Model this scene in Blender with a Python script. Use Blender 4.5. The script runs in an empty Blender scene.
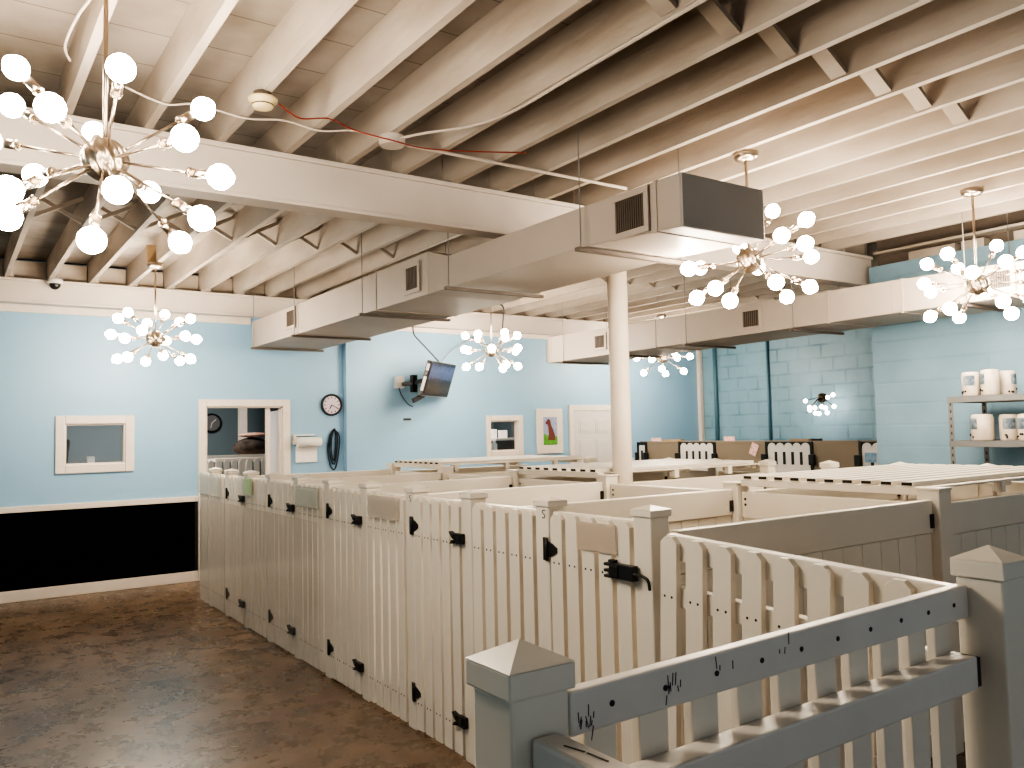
import bpy, bmesh, math, random
from mathutils import Vector, Matrix, Euler
random.seed(7)
SC = bpy.context.scene
COL = SC.collection
PI = math.pi

# ---------------------------------------------------------------- materials
def mat(name, col, rough=0.6, var=0.0, scale=6.0, col2=None, bump=0.0, metal=0.0, spec=0.5, stretch=(1, 1, 1), bscale=None, detail=5.0):
    m = bpy.data.materials.new(name); m.use_nodes = True
    nt = m.node_tree; b = nt.nodes['Principled BSDF']
    b.inputs['Base Color'].default_value = (*col, 1); b.inputs['Roughness'].default_value = rough
    b.inputs['Metallic'].default_value = metal; b.inputs['Specular IOR Level'].default_value = spec
    if var > 0 or bump > 0:
        tc = nt.nodes.new('ShaderNodeTexCoord'); mp = nt.nodes.new('ShaderNodeMapping')
        mp.inputs['Scale'].default_value = stretch
        nt.links.new(tc.outputs['Object'], mp.inputs['Vector'])
        nz = nt.nodes.new('ShaderNodeTexNoise'); nz.inputs['Scale'].default_value = scale; nz.inputs['Detail'].default_value = detail
        nt.links.new(mp.outputs['Vector'], nz.inputs['Vector'])
        if var > 0:
            c2 = col2 or tuple(c * 0.6 for c in col)
            r = nt.nodes.new('ShaderNodeValToRGB')
            r.color_ramp.elements[0].position = 0.35; r.color_ramp.elements[1].position = 0.7
            r.color_ramp.elements[0].color = (*[a * (1 - var) + c * var for a, c in zip(col, c2)], 1)
            r.color_ramp.elements[1].color = (*col, 1)
            nt.links.new(nz.outputs['Fac'], r.inputs['Fac']); nt.links.new(r.outputs['Color'], b.inputs['Base Color'])
        if bump > 0:
            n2 = nz
            if bscale:
                n2 = nt.nodes.new('ShaderNodeTexNoise'); n2.inputs['Scale'].default_value = bscale; n2.inputs['Detail'].default_value = 6
                nt.links.new(mp.outputs['Vector'], n2.inputs['Vector'])
            bp = nt.nodes.new('ShaderNodeBump'); bp.inputs['Strength'].default_value = bump; bp.inputs['Distance'].default_value = 0.02
            nt.links.new(n2.outputs['Fac'], bp.inputs['Height']); nt.links.new(bp.outputs['Normal'], b.inputs['Normal'])
    return m

def emit(name, col, s):
    m = bpy.data.materials.new(name); m.use_nodes = True
    b = m.node_tree.nodes['Principled BSDF']
    b.inputs['Base Color'].default_value = (0.9, 0.9, 0.88, 1)
    b.inputs['Emission Color'].default_value = (*col, 1); b.inputs['Emission Strength'].default_value = s
    return m

def clear(name, tint=(0.9, 0.93, 0.92), amount=0.12, rough=0.08, refl=1.0):
    m = bpy.data.materials.new(name); m.use_nodes = True
    nt = m.node_tree; nt.nodes.remove(nt.nodes['Principled BSDF'])
    out = nt.nodes['Material Output']
    tr = nt.nodes.new('ShaderNodeBsdfTransparent'); gl = nt.nodes.new('ShaderNodeBsdfGlossy'); df = nt.nodes.new('ShaderNodeBsdfDiffuse')
    gl.inputs['Roughness'].default_value = rough; df.inputs['Color'].default_value = (*tint, 1)
    fr = nt.nodes.new('ShaderNodeFresnel'); fr.inputs['IOR'].default_value = 1.4
    m1 = nt.nodes.new('ShaderNodeMixShader'); m1.inputs[0].default_value = amount
    m2 = nt.nodes.new('ShaderNodeMixShader')
    nt.links.new(tr.outputs[0], m1.inputs[1]); nt.links.new(df.outputs[0], m1.inputs[2])
    sc = nt.nodes.new('ShaderNodeMath'); sc.operation = 'MULTIPLY'; sc.inputs[1].default_value = refl; nt.links.new(fr.outputs[0], sc.inputs[0]); nt.links.new(sc.outputs[0], m2.inputs[0]); nt.links.new(m1.outputs[0], m2.inputs[1]); nt.links.new(gl.outputs[0], m2.inputs[2])
    nt.links.new(m2.outputs[0], out.inputs['Surface'])
    return m

def block_mat(name, col, col2, mortar, axis='Y', bw=0.40, bh=0.205, strength=0.6, msize=0.012):
    m = bpy.data.materials.new(name); m.use_nodes = True
    nt = m.node_tree; b = nt.nodes['Principled BSDF']; b.inputs['Roughness'].default_value = 0.45
    tc = nt.nodes.new('ShaderNodeTexCoord'); sp = nt.nodes.new('ShaderNodeSeparateXYZ'); cb = nt.nodes.new('ShaderNodeCombineXYZ')
    nt.links.new(tc.outputs['Object'], sp.inputs[0])
    nt.links.new(sp.outputs[axis], cb.inputs['X']); nt.links.new(sp.outputs['Z'], cb.inputs['Y'])
    br = nt.nodes.new('ShaderNodeTexBrick'); br.inputs['Scale'].default_value = 1.0
    nt.links.new(cb.outputs[0], br.inputs['Vector'])
    br.inputs['Brick Width'].default_value = bw; br.inputs['Row Height'].default_value = bh
    br.inputs['Mortar Size'].default_value = msize; br.inputs['Mortar Smooth'].default_value = 0.15
    br.inputs['Color1'].default_value = (*col, 1); br.inputs['Color2'].default_value = (*col2, 1); br.inputs['Mortar'].default_value = (*mortar, 1)
    nz = nt.nodes.new('ShaderNodeTexNoise'); nz.inputs['Scale'].default_value = 2.2; nz.inputs['Detail'].default_value = 5
    nt.links.new(tc.outputs['Object'], nz.inputs['Vector'])
    mx = nt.nodes.new('ShaderNodeMix'); mx.data_type = 'RGBA'; mx.blend_type = 'MULTIPLY'; mx.inputs[0].default_value = 0.35
    nt.links.new(br.outputs['Color'], mx.inputs[6]); nt.links.new(nz.outputs['Fac'], mx.inputs[7])
    mx2 = nt.nodes.new('ShaderNodeMix'); mx2.data_type = 'RGBA'
    rm = nt.nodes.new('ShaderNodeMapRange'); rm.inputs[1].default_value = 0.40; rm.inputs[2].default_value = 0.72
    nt.links.new(nz.outputs['Fac'], rm.inputs[0]); nt.links.new(rm.outputs[0], mx2.inputs[0])
    mx2.inputs[6].default_value = (*col, 1); nt.links.new(mx.outputs[2], mx2.inputs[7])
    nt.links.new(mx2.outputs[2], b.inputs['Base Color'])
    bp = nt.nodes.new('ShaderNodeBump'); bp.inputs['Strength'].default_value = strength; bp.inputs['Distance'].default_value = 0.01; bp.invert = True
    nt.links.new(br.outputs['Fac'], bp.inputs['Height']); nt.links.new(bp.outputs['Normal'], b.inputs['Normal'])
    return m

def floor_mat():
    m = bpy.data.materials.new('stained_concrete'); m.use_nodes = True
    nt = m.node_tree; b = nt.nodes['Principled BSDF']
    tc = nt.nodes.new('ShaderNodeTexCoord')
    n1 = nt.nodes.new('ShaderNodeTexNoise'); n1.inputs['Scale'].default_value = 1.3; n1.inputs['Detail'].default_value = 8; n1.inputs['Roughness'].default_value = 0.62; n1.inputs['Distortion'].default_value = 0.6
    n2 = nt.nodes.new('ShaderNodeTexNoise'); n2.inputs['Scale'].default_value = 5; n2.inputs['Detail'].default_value = 8; n2.inputs['Roughness'].default_value = 0.7
    n3 = nt.nodes.new('ShaderNodeTexNoise'); n3.inputs['Scale'].default_value = 60; n3.inputs['Detail'].default_value = 3
    for n in (n1, n2, n3): nt.links.new(tc.outputs['Object'], n.inputs['Vector'])
    r1 = nt.nodes.new('ShaderNodeValToRGB'); e = r1.color_ramp.elements
    e[0].position = 0.3; e[0].color = (0.100, 0.068, 0.047, 1); e[1].position = 0.7; e[1].color = (0.23, 0.162, 0.108, 1)
    x = e.new(0.5); x.color = (0.145, 0.098, 0.064, 1)
    nt.links.new(n1.outputs['Fac'], r1.inputs['Fac'])
    r2 = nt.nodes.new('ShaderNodeValToRGB'); e = r2.color_ramp.elements
    e[0].position = 0.3; e[0].color = (0.55, 0.53, 0.52, 1); e[1].position = 0.72; e[1].color = (1.35, 1.3, 1.25, 1)
    nt.links.new(n2.outputs['Fac'], r2.inputs['Fac'])
    mx = nt.nodes.new('ShaderNodeMix'); mx.data_type = 'RGBA'; mx.blend_type = 'MULTIPLY'; mx.inputs[0].default_value = 0.8
    nt.links.new(r1.outputs['Color'], mx.inputs[6]); nt.links.new(r2.outputs['Color'], mx.inputs[7])
    nt.links.new(mx.outputs[2], b.inputs['Base Color'])
    rr = nt.nodes.new('ShaderNodeMapRange'); rr.inputs[3].default_value = 0.14; rr.inputs[4].default_value = 0.42
    nt.links.new(n2.outputs['Fac'], rr.inputs[0]); nt.links.new(rr.outputs[0], b.inputs['Roughness'])
    bp = nt.nodes.new('ShaderNodeBump'); bp.inputs['Strength'].default_value = 0.28; bp.inputs['Distance'].default_value = 0.012
    nt.links.new(n2.outputs['Fac'], bp.inputs['Height']); nt.links.new(bp.outputs['Normal'], b.inputs['Normal'])
    return m

def deck_mat():
    m = bpy.data.materials.new('painted_roof_boards'); m.use_nodes = True
    nt = m.node_tree; b = nt.nodes['Principled BSDF']; b.inputs['Roughness'].default_value = 0.8
    tc = nt.nodes.new('ShaderNodeTexCoord')
    br = nt.nodes.new('ShaderNodeTexBrick'); br.inputs['Scale'].default_value = 1.0
    br.inputs['Brick Width'].default_value = 2.7; br.inputs['Row Height'].default_value = 0.375; br.inputs['Mortar Size'].default_value = 0.004
    br.inputs['Color1'].default_value = (0.40, 0.355, 0.315, 1); br.inputs['Color2'].default_value = (0.36, 0.32, 0.285, 1); br.inputs['Mortar'].default_value = (0.17, 0.14, 0.12, 1)
    nt.links.new(tc.outputs['Object'], br.inputs['Vector'])
    nz = nt.nodes.new('ShaderNodeTexNoise'); nz.inputs['Scale'].default_value = 2.0; nz.inputs['Detail'].default_value = 7
    nt.links.new(tc.outputs['Object'], nz.inputs['Vector'])
    r = nt.nodes.new('ShaderNodeValToRGB'); r.color_ramp.elements[0].position = 0.3; r.color_ramp.elements[0].color = (0.6, 0.57, 0.53, 1)
    r.color_ramp.elements[1].position = 0.65; r.color_ramp.elements[1].color = (1, 1, 1, 1)
    nt.links.new(nz.outputs['Fac'], r.inputs['Fac'])
    mx = nt.nodes.new('ShaderNodeMix'); mx.data_type = 'RGBA'; mx.blend_type = 'MULTIPLY'; mx.inputs[0].default_value = 1
    nt.links.new(br.outputs['Color'], mx.inputs[6]); nt.links.new(r.outputs['Color'], mx.inputs[7])
    nt.links.new(mx.outputs[2], b.inputs['Base Color'])
    return m

M = {}
M['floor'] = floor_mat()
M['blue'] = mat('pale_blue_wall_paint', (0.30, 0.50, 0.685), 0.42, 0.30, 1.1, (0.25, 0.43, 0.605), 0.06, bscale=25)
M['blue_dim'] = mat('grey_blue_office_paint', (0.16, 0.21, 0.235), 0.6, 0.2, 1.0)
M['block_far'] = block_mat('blue_painted_blocks', (0.245, 0.41, 0.515), (0.225, 0.385, 0.49), (0.13, 0.26, 0.345), 'Y', strength=0.6, msize=0.016)
M['block_near'] = block_mat('blue_painted_block_pier', (0.245, 0.395, 0.50), (0.235, 0.38, 0.485), (0.21, 0.35, 0.455), 'Y', bw=2.4, strength=0.5)
M['black'] = mat('black_wainscot', (0.003, 0.003, 0.004), 0.9, spec=0.05)
M['trim'] = mat('white_trim_paint', (0.78, 0.70, 0.62), 0.45, 0.25, 8, (0.6, 0.5, 0.42))
M['joist'] = mat('whitewashed_timber', (0.58, 0.52, 0.46), 0.75, 0.9, 1.7, (0.30, 0.245, 0.195), 0.25, stretch=(1, 0.35, 1), bscale=18)
M['beam'] = mat('painted_beam', (0.64, 0.575, 0.52), 0.6, 0.4, 1.5, (0.46, 0.40, 0.35), 0.08)
M['deck'] = deck_mat()
M['duct'] = mat('painted_duct', (0.445, 0.385, 0.335), 0.5, 0.4, 2.0, (0.34, 0.29, 0.25))
M['duct_end'] = mat('grey_duct_end', (0.42, 0.40, 0.375), 0.55, 0.25, 2)
M['duct_dark'] = mat('dark_vent_slats', (0.14, 0.11, 0.09), 0.6, 0.3, 20)
M['hollow_dark'] = mat('cavity_shade', (0.02, 0.017, 0.015), 0.9)  # near black painted in for shade inside vents and hollow slat ends
M['vinyl'] = mat('white_vinyl', (0.74, 0.685, 0.60), 0.32, 0.28, 3.0, (0.62, 0.555, 0.475))
M['vinyl2'] = mat('white_vinyl_worn', (0.71, 0.67, 0.62), 0.36, 0.35, 5.0, (0.58, 0.53, 0.48))
M['screw'] = mat('dark_screw', (0.02, 0.018, 0.016), 0.5)
M['hard'] = mat('black_hardware', (0.012, 0.012, 0.013), 0.4)
M['black_plastic'] = mat('black_plastic', (0.015, 0.015, 0.017), 0.3)
M['nickel'] = mat('brushed_nickel', (0.40, 0.33, 0.265), 0.28, metal=1.0)
M['nickel_hub'] = mat('satin_nickel_hub', (0.33, 0.275, 0.22), 0.32, metal=1.0)
M['bulb'] = emit('frosted_lit_bulb', (1.0, 0.86, 0.68), 90)
M['bulb_small'] = emit('small_lit_bulb', (1.0, 0.92, 0.82), 9)
M['bronze'] = mat('dark_bronze', (0.07, 0.05, 0.035), 0.35, metal=0.8)
M['column'] = mat('cream_column_paint', (0.76, 0.67, 0.57), 0.45, 0.2, 2)
M['clear'] = clear('clear_plastic', (0.72, 0.72, 0.66), 0.15, 0.15, 0.12)
M['clear2'] = clear('cloudy_plastic', (0.70, 0.64, 0.57), 0.28, 0.3, 0.15)
M['tan_clear'] = clear('stained_plastic', (0.66, 0.56, 0.46), 0.45, 0.3, 0.15)
M['sheet'] = clear('clear_acrylic', (0.75, 0.68, 0.6), 0.04, 0.12, 0.10)
M['glass'] = clear('window_glass', (0.2, 0.25, 0.27), 0.04, 0.02)
M['paper'] = mat('white_paper', (0.82, 0.79, 0.75), 0.8)
M['green'] = mat('green_card', (0.16, 0.46, 0.12), 0.6, 0.8, 25, (0.7, 0.75, 0.4))
M['mint'] = mat('pale_mint_card', (0.52, 0.58, 0.50), 0.7, 0.9, 12, (0.72, 0.68, 0.62))
M['pink'] = mat('pink_card', (0.80, 0.25, 0.25), 0.6, 0.9, 40, (0.9, 0.8, 0.78))
M['brown'] = mat('taupe_partition', (0.26, 0.215, 0.16), 0.6, 0.15, 3)
M['cardboard'] = mat('cardboard', (0.40, 0.28, 0.16), 0.8, 0.3, 5)
M['toy_white'] = mat('white_plastic', (0.72, 0.70, 0.67), 0.35)
M['door'] = mat('white_door_paint', (0.66, 0.63, 0.60), 0.45)
M['steel'] = mat('grey_shelf_steel', (0.20, 0.20, 0.20), 0.5, 0.2, 6, metal=0.3)
M['jug'] = mat('cream_tub_plastic', (0.68, 0.60, 0.51), 0.45, 0.35, 14, (0.45, 0.36, 0.28))
M['label_blue'] = mat('dark_blue_label', (0.05, 0.075, 0.11), 0.5, 0.9, 25, (0.3, 0.36, 0.4))
M['label_sky'] = mat('sky_blue_label', (0.13, 0.30, 0.48), 0.5, 0.5, 30, (0.5, 0.6, 0.7))
M['clock_face'] = mat('clock_face', (0.66, 0.56, 0.66), 0.5)
M['ivory'] = mat('aged_ivory_plastic', (0.66, 0.53, 0.30), 0.45)
M['red_wire'] = mat('red_wire', (0.30, 0.035, 0.02), 0.5)
M['white_pipe'] = mat('white_conduit', (0.55, 0.48, 0.42), 0.6)
M['dark_wire'] = mat('dark_wire', (0.035, 0.035, 0.04), 0.6)
M['grey_wire'] = mat('grey_wire', (0.25, 0.24, 0.23), 0.6)
M['blue_dark'] = mat('dark_blue_paint', (0.10, 0.21, 0.28), 0.5)
M['leash'] = mat('navy_leash', (0.012, 0.022, 0.035), 0.7)
M['dog_bed'] = mat('dark_plush', (0.012, 0.010, 0.010), 0.95, 0.5, 10, (0.10, 0.07, 0.05))
M['rug_red'] = mat('reddish_blanket', (0.28, 0.12, 0.09), 0.9, 0.8, 16, (0.45, 0.35, 0.28))
M['desk_brown'] = mat('brown_cabinet', (0.11, 0.075, 0.05), 0.6, 0.3, 5)
M['art_sky'] = mat('painted_sky', (0.22, 0.30, 0.52), 0.7, 0.7, 30, (0.5, 0.5, 0.56))
M['art_grass'] = mat('painted_grass', (0.05, 0.26, 0.02), 0.7, 0.7, 40, (0.18, 0.42, 0.08))
M['art_dog'] = mat('painted_red_brown', (0.20, 0.045, 0.03), 0.7, 0.7, 50, (0.09, 0.04, 0.04))
M['stain'] = mat('brown_stain', (0.50, 0.40, 0.31), 0.6, 0.8, 22, (0.68, 0.60, 0.52))

def screen_mat():
    m = bpy.data.materials.new('television_picture'); m.use_nodes = True
    nt = m.node_tree; b = nt.nodes['Principled BSDF']; b.inputs['Base Color'].default_value = (0.01, 0.01, 0.012, 1); b.inputs['Roughness'].default_value = 0.15
    tc = nt.nodes.new('ShaderNodeTexCoord'); sp = nt.nodes.new('ShaderNodeSeparateXYZ'); nt.links.new(tc.outputs['Generated'], sp.inputs[0])
    r = nt.nodes.new('ShaderNodeValToRGB'); e = r.color_ramp.elements
    e[0].position = 0.0; e[0].color = (0.05, 0.025, 0.012, 1); e[1].position = 1.0; e[1].color = (0.03, 0.04, 0.07, 1)
    for p, c in ((0.2, (0.10, 0.07, 0.035)), (0.42, (0.035, 0.033, 0.035)), (0.5, (0.06, 0.07, 0.13)), (0.58, (0.15, 0.19, 0.36)), (0.82, (0.18, 0.24, 0.45)), (0.95, (0.10, 0.13, 0.26))):
        x = e.new(p); x.color = (*c, 1)
    nz = nt.nodes.new('ShaderNodeTexNoise'); nz.inputs['Scale'].default_value = 7; nz.inputs['Detail'].default_value = 4; nt.links.new(tc.outputs['Generated'], nz.inputs['Vector'])
    ad = nt.nodes.new('ShaderNodeMath'); ad.operation = 'MULTIPLY_ADD'; ad.inputs[1].default_value = 0.35; nt.links.new(nz.outputs['Fac'], ad.inputs[0])
    sb = nt.nodes.new('ShaderNodeMath'); sb.operation = 'SUBTRACT'; sb.inputs[1].default_value = 0.17
    nt.links.new(sp.outputs['Z'], sb.inputs[0]); nt.links.new(sb.outputs[0], ad.inputs[2]); nt.links.new(ad.outputs[0], r.inputs['Fac'])
    nt.links.new(r.outputs['Color'], b.inputs['Emission Color']); b.inputs['Emission Strength'].default_value = 0.4
    return m
M['screen'] = screen_mat()

# ---------------------------------------------------------------- mesh builders
class MB:
    def __init__(s): s.bm = bmesh.new(); s.mi = 0
    def _hex(s, pts, mi):
        v = [s.bm.verts.new(p) for p in pts]
        for f in ((0, 3, 2, 1), (4, 5, 6, 7), (0, 1, 5, 4), (1, 2, 6, 5), (2, 3, 7, 6), (3, 0, 4, 7)):
            fc = s.bm.faces.new([v[i] for i in f]); fc.material_index = mi
        return s
    def box(s, x0, x1, y0, y1, z0, z1, mi=0):
        return s._hex([(x0, y0, z0), (x1, y0, z0), (x1, y1, z0), (x0, y1, z0), (x0, y0, z1), (x1, y0, z1), (x1, y1, z1), (x0, y1, z1)], mi)
    def hexa(s, a, b, mi=0):
        return s._hex(list(a) + list(b), mi)
    def obox(s, c, size, R, mi=0):
        c = Vector(c); h = [k / 2 for k in size]
        pts = [c + R @ Vector((sx * h[0], sy * h[1], sz * h[2])) for sz in (-1, 1) for sx, sy in ((-1, -1), (1, -1), (1, 1), (-1, 1))]
        return s._hex(pts, mi)
    def bar(s, p0, p1, w, t, mi=0, up=(0, 0, 1)):
        p0, p1 = Vector(p0), Vector(p1); d = (p1 - p0); L = d.length; d.normalize()
        u = Vector(up); sd = d.cross(u)
        if sd.length < 1e-4: sd = d.cross(Vector((1, 0, 0)))
        sd.normalize(); u = sd.cross(d)
        R = Matrix((d, sd, u)).transposed()
        return s.obox((p0 + p1) / 2, (L, w, t), R, mi)
    def cyl(s, p0, p1, r0, r1=None, n=12, mi=0, caps=True):
        r1 = r0 if r1 is None else r1
        p0, p1 = Vector(p0), Vector(p1); d = (p1 - p0).normalized()
        a = d.cross(Vector((0, 0, 1)))
        if a.length < 1e-4: a = Vector((1, 0, 0))
        a.normalize(); b = d.cross(a)
        A = [s.bm.verts.new(p0 + r0 * (math.cos(2 * PI * i / n) * a + math.sin(2 * PI * i / n) * b)) for i in range(n)]
        B = [s.bm.verts.new(p1 + r1 * (math.cos(2 * PI * i / n) * a + math.sin(2 * PI * i / n) * b)) for i in range(n)]
        for i in range(n):
            f = s.bm.faces.new((A[i], A[(i + 1) % n], B[(i + 1) % n], B[i])); f.material_index = mi; f.smooth = True
        if caps:
            for ring in (A[::-1], B):
                f = s.bm.faces.new(ring); f.material_index = mi
        return s
    def lathe(s, prof, c=(0, 0, 0), R=None, n=24, mi=0, flute=0.0, nfl=12):
        R = R or Matrix.Identity(3); c = Vector(c); rings = []
        for r, z in prof:
            ring = []
            for i in range(n):
                a = 2 * PI * i / n; rr = max(r, 1e-4) * (1 + flute * math.cos(nfl * a + 6 * z / 0.1))
                ring.append(s.bm.verts.new(c + R @ Vector((rr * math.cos(a), rr * math.sin(a), z))))
            rings.append(ring)
        for A, B in zip(rings, rings[1:]):
            for i in range(n):
                f = s.bm.faces.new((A[i], A[(i + 1) % n], B[(i + 1) % n], B[i])); f.material_index = mi; f.smooth = True
        for ring in (rings[0][::-1], rings[-1]):
            f = s.bm.faces.new(ring); f.material_index = mi
        return s
    def sphere(s, c, r, seg=16, mi=0, sc=(1, 1, 1)):
        g = bmesh.ops.create_uvsphere(s.bm, u_segments=seg, v_segments=seg * 2 // 3, radius=r, matrix=Matrix.Translation(c) @ Matrix.Diagonal((*sc, 1)))
        for v in g['verts']:
            for f in v.link_faces: f.smooth = True; f.material_index = mi
        return s
    def prism(s, poly, y0, y1, mi=0):   # polygon in x,z extruded along y
        A = [s.bm.verts.new((x, y0, z)) for x, z in poly]; B = [s.bm.verts.new((x, y1, z)) for x, z in poly]
        n = len(poly)
        for f in [A, B[::-1]] + [[A[i], B[i], B[(i + 1) % n], A[(i + 1) % n]] for i in range(n)]:
            fc = s.bm.faces.new(f); fc.material_index = mi
        return s
    def done(s, name, mats):
        bmesh.ops.recalc_face_normals(s.bm, faces=s.bm.faces[:])
        me = bpy.data.meshes.new(name); s.bm.to_mesh(me); s.bm.free()
        for m in (mats if isinstance(mats, (list, tuple)) else [mats]): me.materials.append(M[m] if isinstance(m, str) else m)
        return me

def link(name, me, parent=None, loc=(0, 0, 0), bevel=0.0):
    o = bpy.data.objects.new(name, me); COL.objects.link(o); o.location = loc
    if parent is not None: o.parent = parent
    if bevel > 0:
        b = o.modifiers.new('bevel', 'BEVEL'); b.width = bevel; b.segments = 2; b.limit_method = 'ANGLE'; b.angle_limit = math.radians(40)
    return o
def obj(name, mb, mats, parent=None, bevel=0.0, loc=(0, 0, 0)): return link(name, mb.done(name, mats), parent, loc, bevel)
def tag(o, label, cat, group=None, kind=None):
    o['label'] = label; o['category'] = cat
    if group: o['group'] = group
    if kind: o['kind'] = kind
    return o
def thing(name, label, cat, loc=(0, 0, 0), rz=0, group=None):
    o = bpy.data.objects.new(name, None); COL.objects.link(o); o.location = loc; o.rotation_euler = (0, 0, rz); o.empty_display_size = 0.1
    return tag(o, label, cat, group)
def struct(name, mb, mats, parent=None, bevel=0.0):
    o = obj(name, mb, mats, parent, bevel); o['kind'] = 'structure'; return o
def tube(name, pts, r, m, parent=None, cyclic=False, smooth=True):
    P = [Vector(p) for p in pts]; Q = []
    if smooth and len(P) > 2:
        for i in range(len(P) - 1):
            a, b, c, d = P[max(i - 1, 0)], P[i], P[i + 1], P[min(i + 2, len(P) - 1)]
            k = max(2, min(8, int((c - b).length / max(r, .004)) + 1))
            for j in range(k):
                t = j / k
                Q.append(.5 * ((2 * b) + (c - a) * t + (2 * a - 5 * b + 4 * c - d) * t * t + (3 * b - a - 3 * c + d) * t ** 3))
        Q.append(P[-1])
    else: Q = P
    bm = bmesh.new(); rings = []; prev = None; n = 8
    for i, q in enumerate(Q):
        d = (Q[min(i + 1, len(Q) - 1)] - Q[max(i - 1, 0)]).normalized()
        if prev is None:
            prev = d.cross(Vector((0, 0, 1)))
            if prev.length < .05: prev = d.cross(Vector((1, 0, 0)))
        prev = (prev - d * prev.dot(d)).normalized(); b = d.cross(prev)
        rings.append([bm.verts.new(q + r * (math.cos(2 * PI * k / n) * prev + math.sin(2 * PI * k / n) * b)) for k in range(n)])
    for A, B in zip(rings, rings[1:]):
        for k in range(n): bm.faces.new((A[k], A[(k + 1) % n], B[(k + 1) % n], B[k])).smooth = True
    bm.faces.new(rings[0][::-1]); bm.faces.new(rings[-1])
    bmesh.ops.recalc_face_normals(bm, faces=bm.faces[:])
    me = bpy.data.meshes.new(name); bm.to_mesh(me); bm.free(); me.materials.append(M[m])
    return link(name, me, parent)
ORD = ['first', 'second', 'third', 'fourth', 'fifth', 'sixth', 'seventh', 'eighth', 'ninth', 'tenth', 'eleventh', 'twelfth', 'thirteenth', 'fourteenth']

# ---------------------------------------------------------------- camera
def R3(yaw, pitch, roll):
    cy, sy, cp, sp, cr, sr = math.cos(yaw), math.sin(yaw), math.cos(pitch), math.sin(pitch), math.cos(roll), math.sin(roll)
    fw = Vector((sy * cp, cy * cp, sp)); rt = Vector((cy, -sy, 0)); up = rt.cross(fw)
    return Matrix((rt * cr + up * sr, -rt * sr + up * cr, -fw)).transposed()
cam = bpy.data.cameras.new('camera'); co = bpy.data.objects.new('camera', cam); COL.objects.link(co)
cam.sensor_width = 36; cam.lens = 36 * 825.776 / 1024; cam.clip_start = 0.05
co.matrix_world = Matrix.Translation((0, 0, 1.66)) @ R3(0.604342767, 0.0570254, -0.021901).to_4x4()
SC.camera = co

# ---------------------------------------------------------------- room shell
W, W2, XP, XF = 10.13, 10.03, 7.62, 10.95
ZD = 3.60
XL, YN = -2.6, -3.2
struct('floor', MB().box(XL - .2, 11.2, YN, 15.5, -0.12, 0.0), 'floor')
m = MB()
D1 = (2.574, 3.495, 2.03); WN1 = (1.095, 1.694, 1.398, 1.84)
# left stretch of the back wall with doorway and service window
m.box(XL, WN1[0], W, W + .10, 0, ZD); m.box(WN1[0], WN1[1], W, W + .10, 0, WN1[2]); m.box(WN1[0], WN1[1], W, W + .10, WN1[3], ZD)
m.box(WN1[1], D1[0], W, W + .10, 0, ZD); m.box(D1[0], D1[1], W, W + .10, D1[2], ZD); m.box(D1[1], 4.31, W, W + .10, 0, ZD)
struct('wall_back', m, 'blue')
m = MB()
WN2 = (6.525, 7.02, 1.375, 1.812); D2 = (8.06, 8.86, 1.955)
m.box(4.31, WN2[0], W2, W2 + .09, 0, ZD); m.box(WN2[0], WN2[1], W2, W2 + .09, 0, WN2[2]); m.box(WN2[0], WN2[1], W2, W2 + .09, WN2[3], ZD)
m.box(WN2[1], XF, W2, W2 + .09, 0, ZD)
struct('wall_back_offset', m, 'blue')
struct('wall_right', MB().box(XP, XP + .4, YN, 4.70, 0, 3.215), 'block_near')
struct('wall_right_gap_shade', MB().box(XP + .16, XP + .4, YN, 4.70, 3.215, ZD), 'duct_dark')  # inset strip coloured dark to stand for shade in the gap over the wall
struct('wall_right_recess', MB().box(XF, XF + .25, 4.70, W + .15, 0, ZD), 'block_far')
struct('wall_recess_return', MB().box(XP + .4, XF + .25, 4.50, 4.70, 0, ZD), 'block_far')
struct('wall_left', MB().box(XL - .2, XL, YN, W + .15, 0, ZD), 'blue')
struct('ceiling', MB().box(XL - .2, 11.3, YN, W + .15, ZD, ZD + .08), 'deck')
# back office
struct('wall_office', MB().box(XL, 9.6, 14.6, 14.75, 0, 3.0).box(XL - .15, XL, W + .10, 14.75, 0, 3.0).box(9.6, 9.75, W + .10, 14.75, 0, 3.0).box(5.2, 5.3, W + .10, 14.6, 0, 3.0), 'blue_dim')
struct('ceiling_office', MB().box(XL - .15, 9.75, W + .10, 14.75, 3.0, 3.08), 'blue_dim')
# wainscot, baseboard, rail and crown boards
struct('wall_wainscot', MB().box(XL, 2.478, W - .012, W, .115, .925), 'black')
struct('baseboard_back', MB().box(XL, 2.478, W - .022, W, 0, .118), 'trim', bevel=.004)
struct('trim_1', MB().box(XL, 2.478, W - .03, W, .922, .985), 'trim', bevel=.004)
struct('trim_2', MB().box(XL, 3.10, W - .03, W, 3.035, 3.125), 'trim', bevel=.004)
struct('trim_3', MB().box(4.31, 9.6, W2 - .03, W2, 3.045, 3.125), 'trim', bevel=.004)
struct('baseboard_back_offset', MB().box(4.33, 7.96, W2 - .02, W2, 0, .118), 'trim', bevel=.004)
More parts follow.
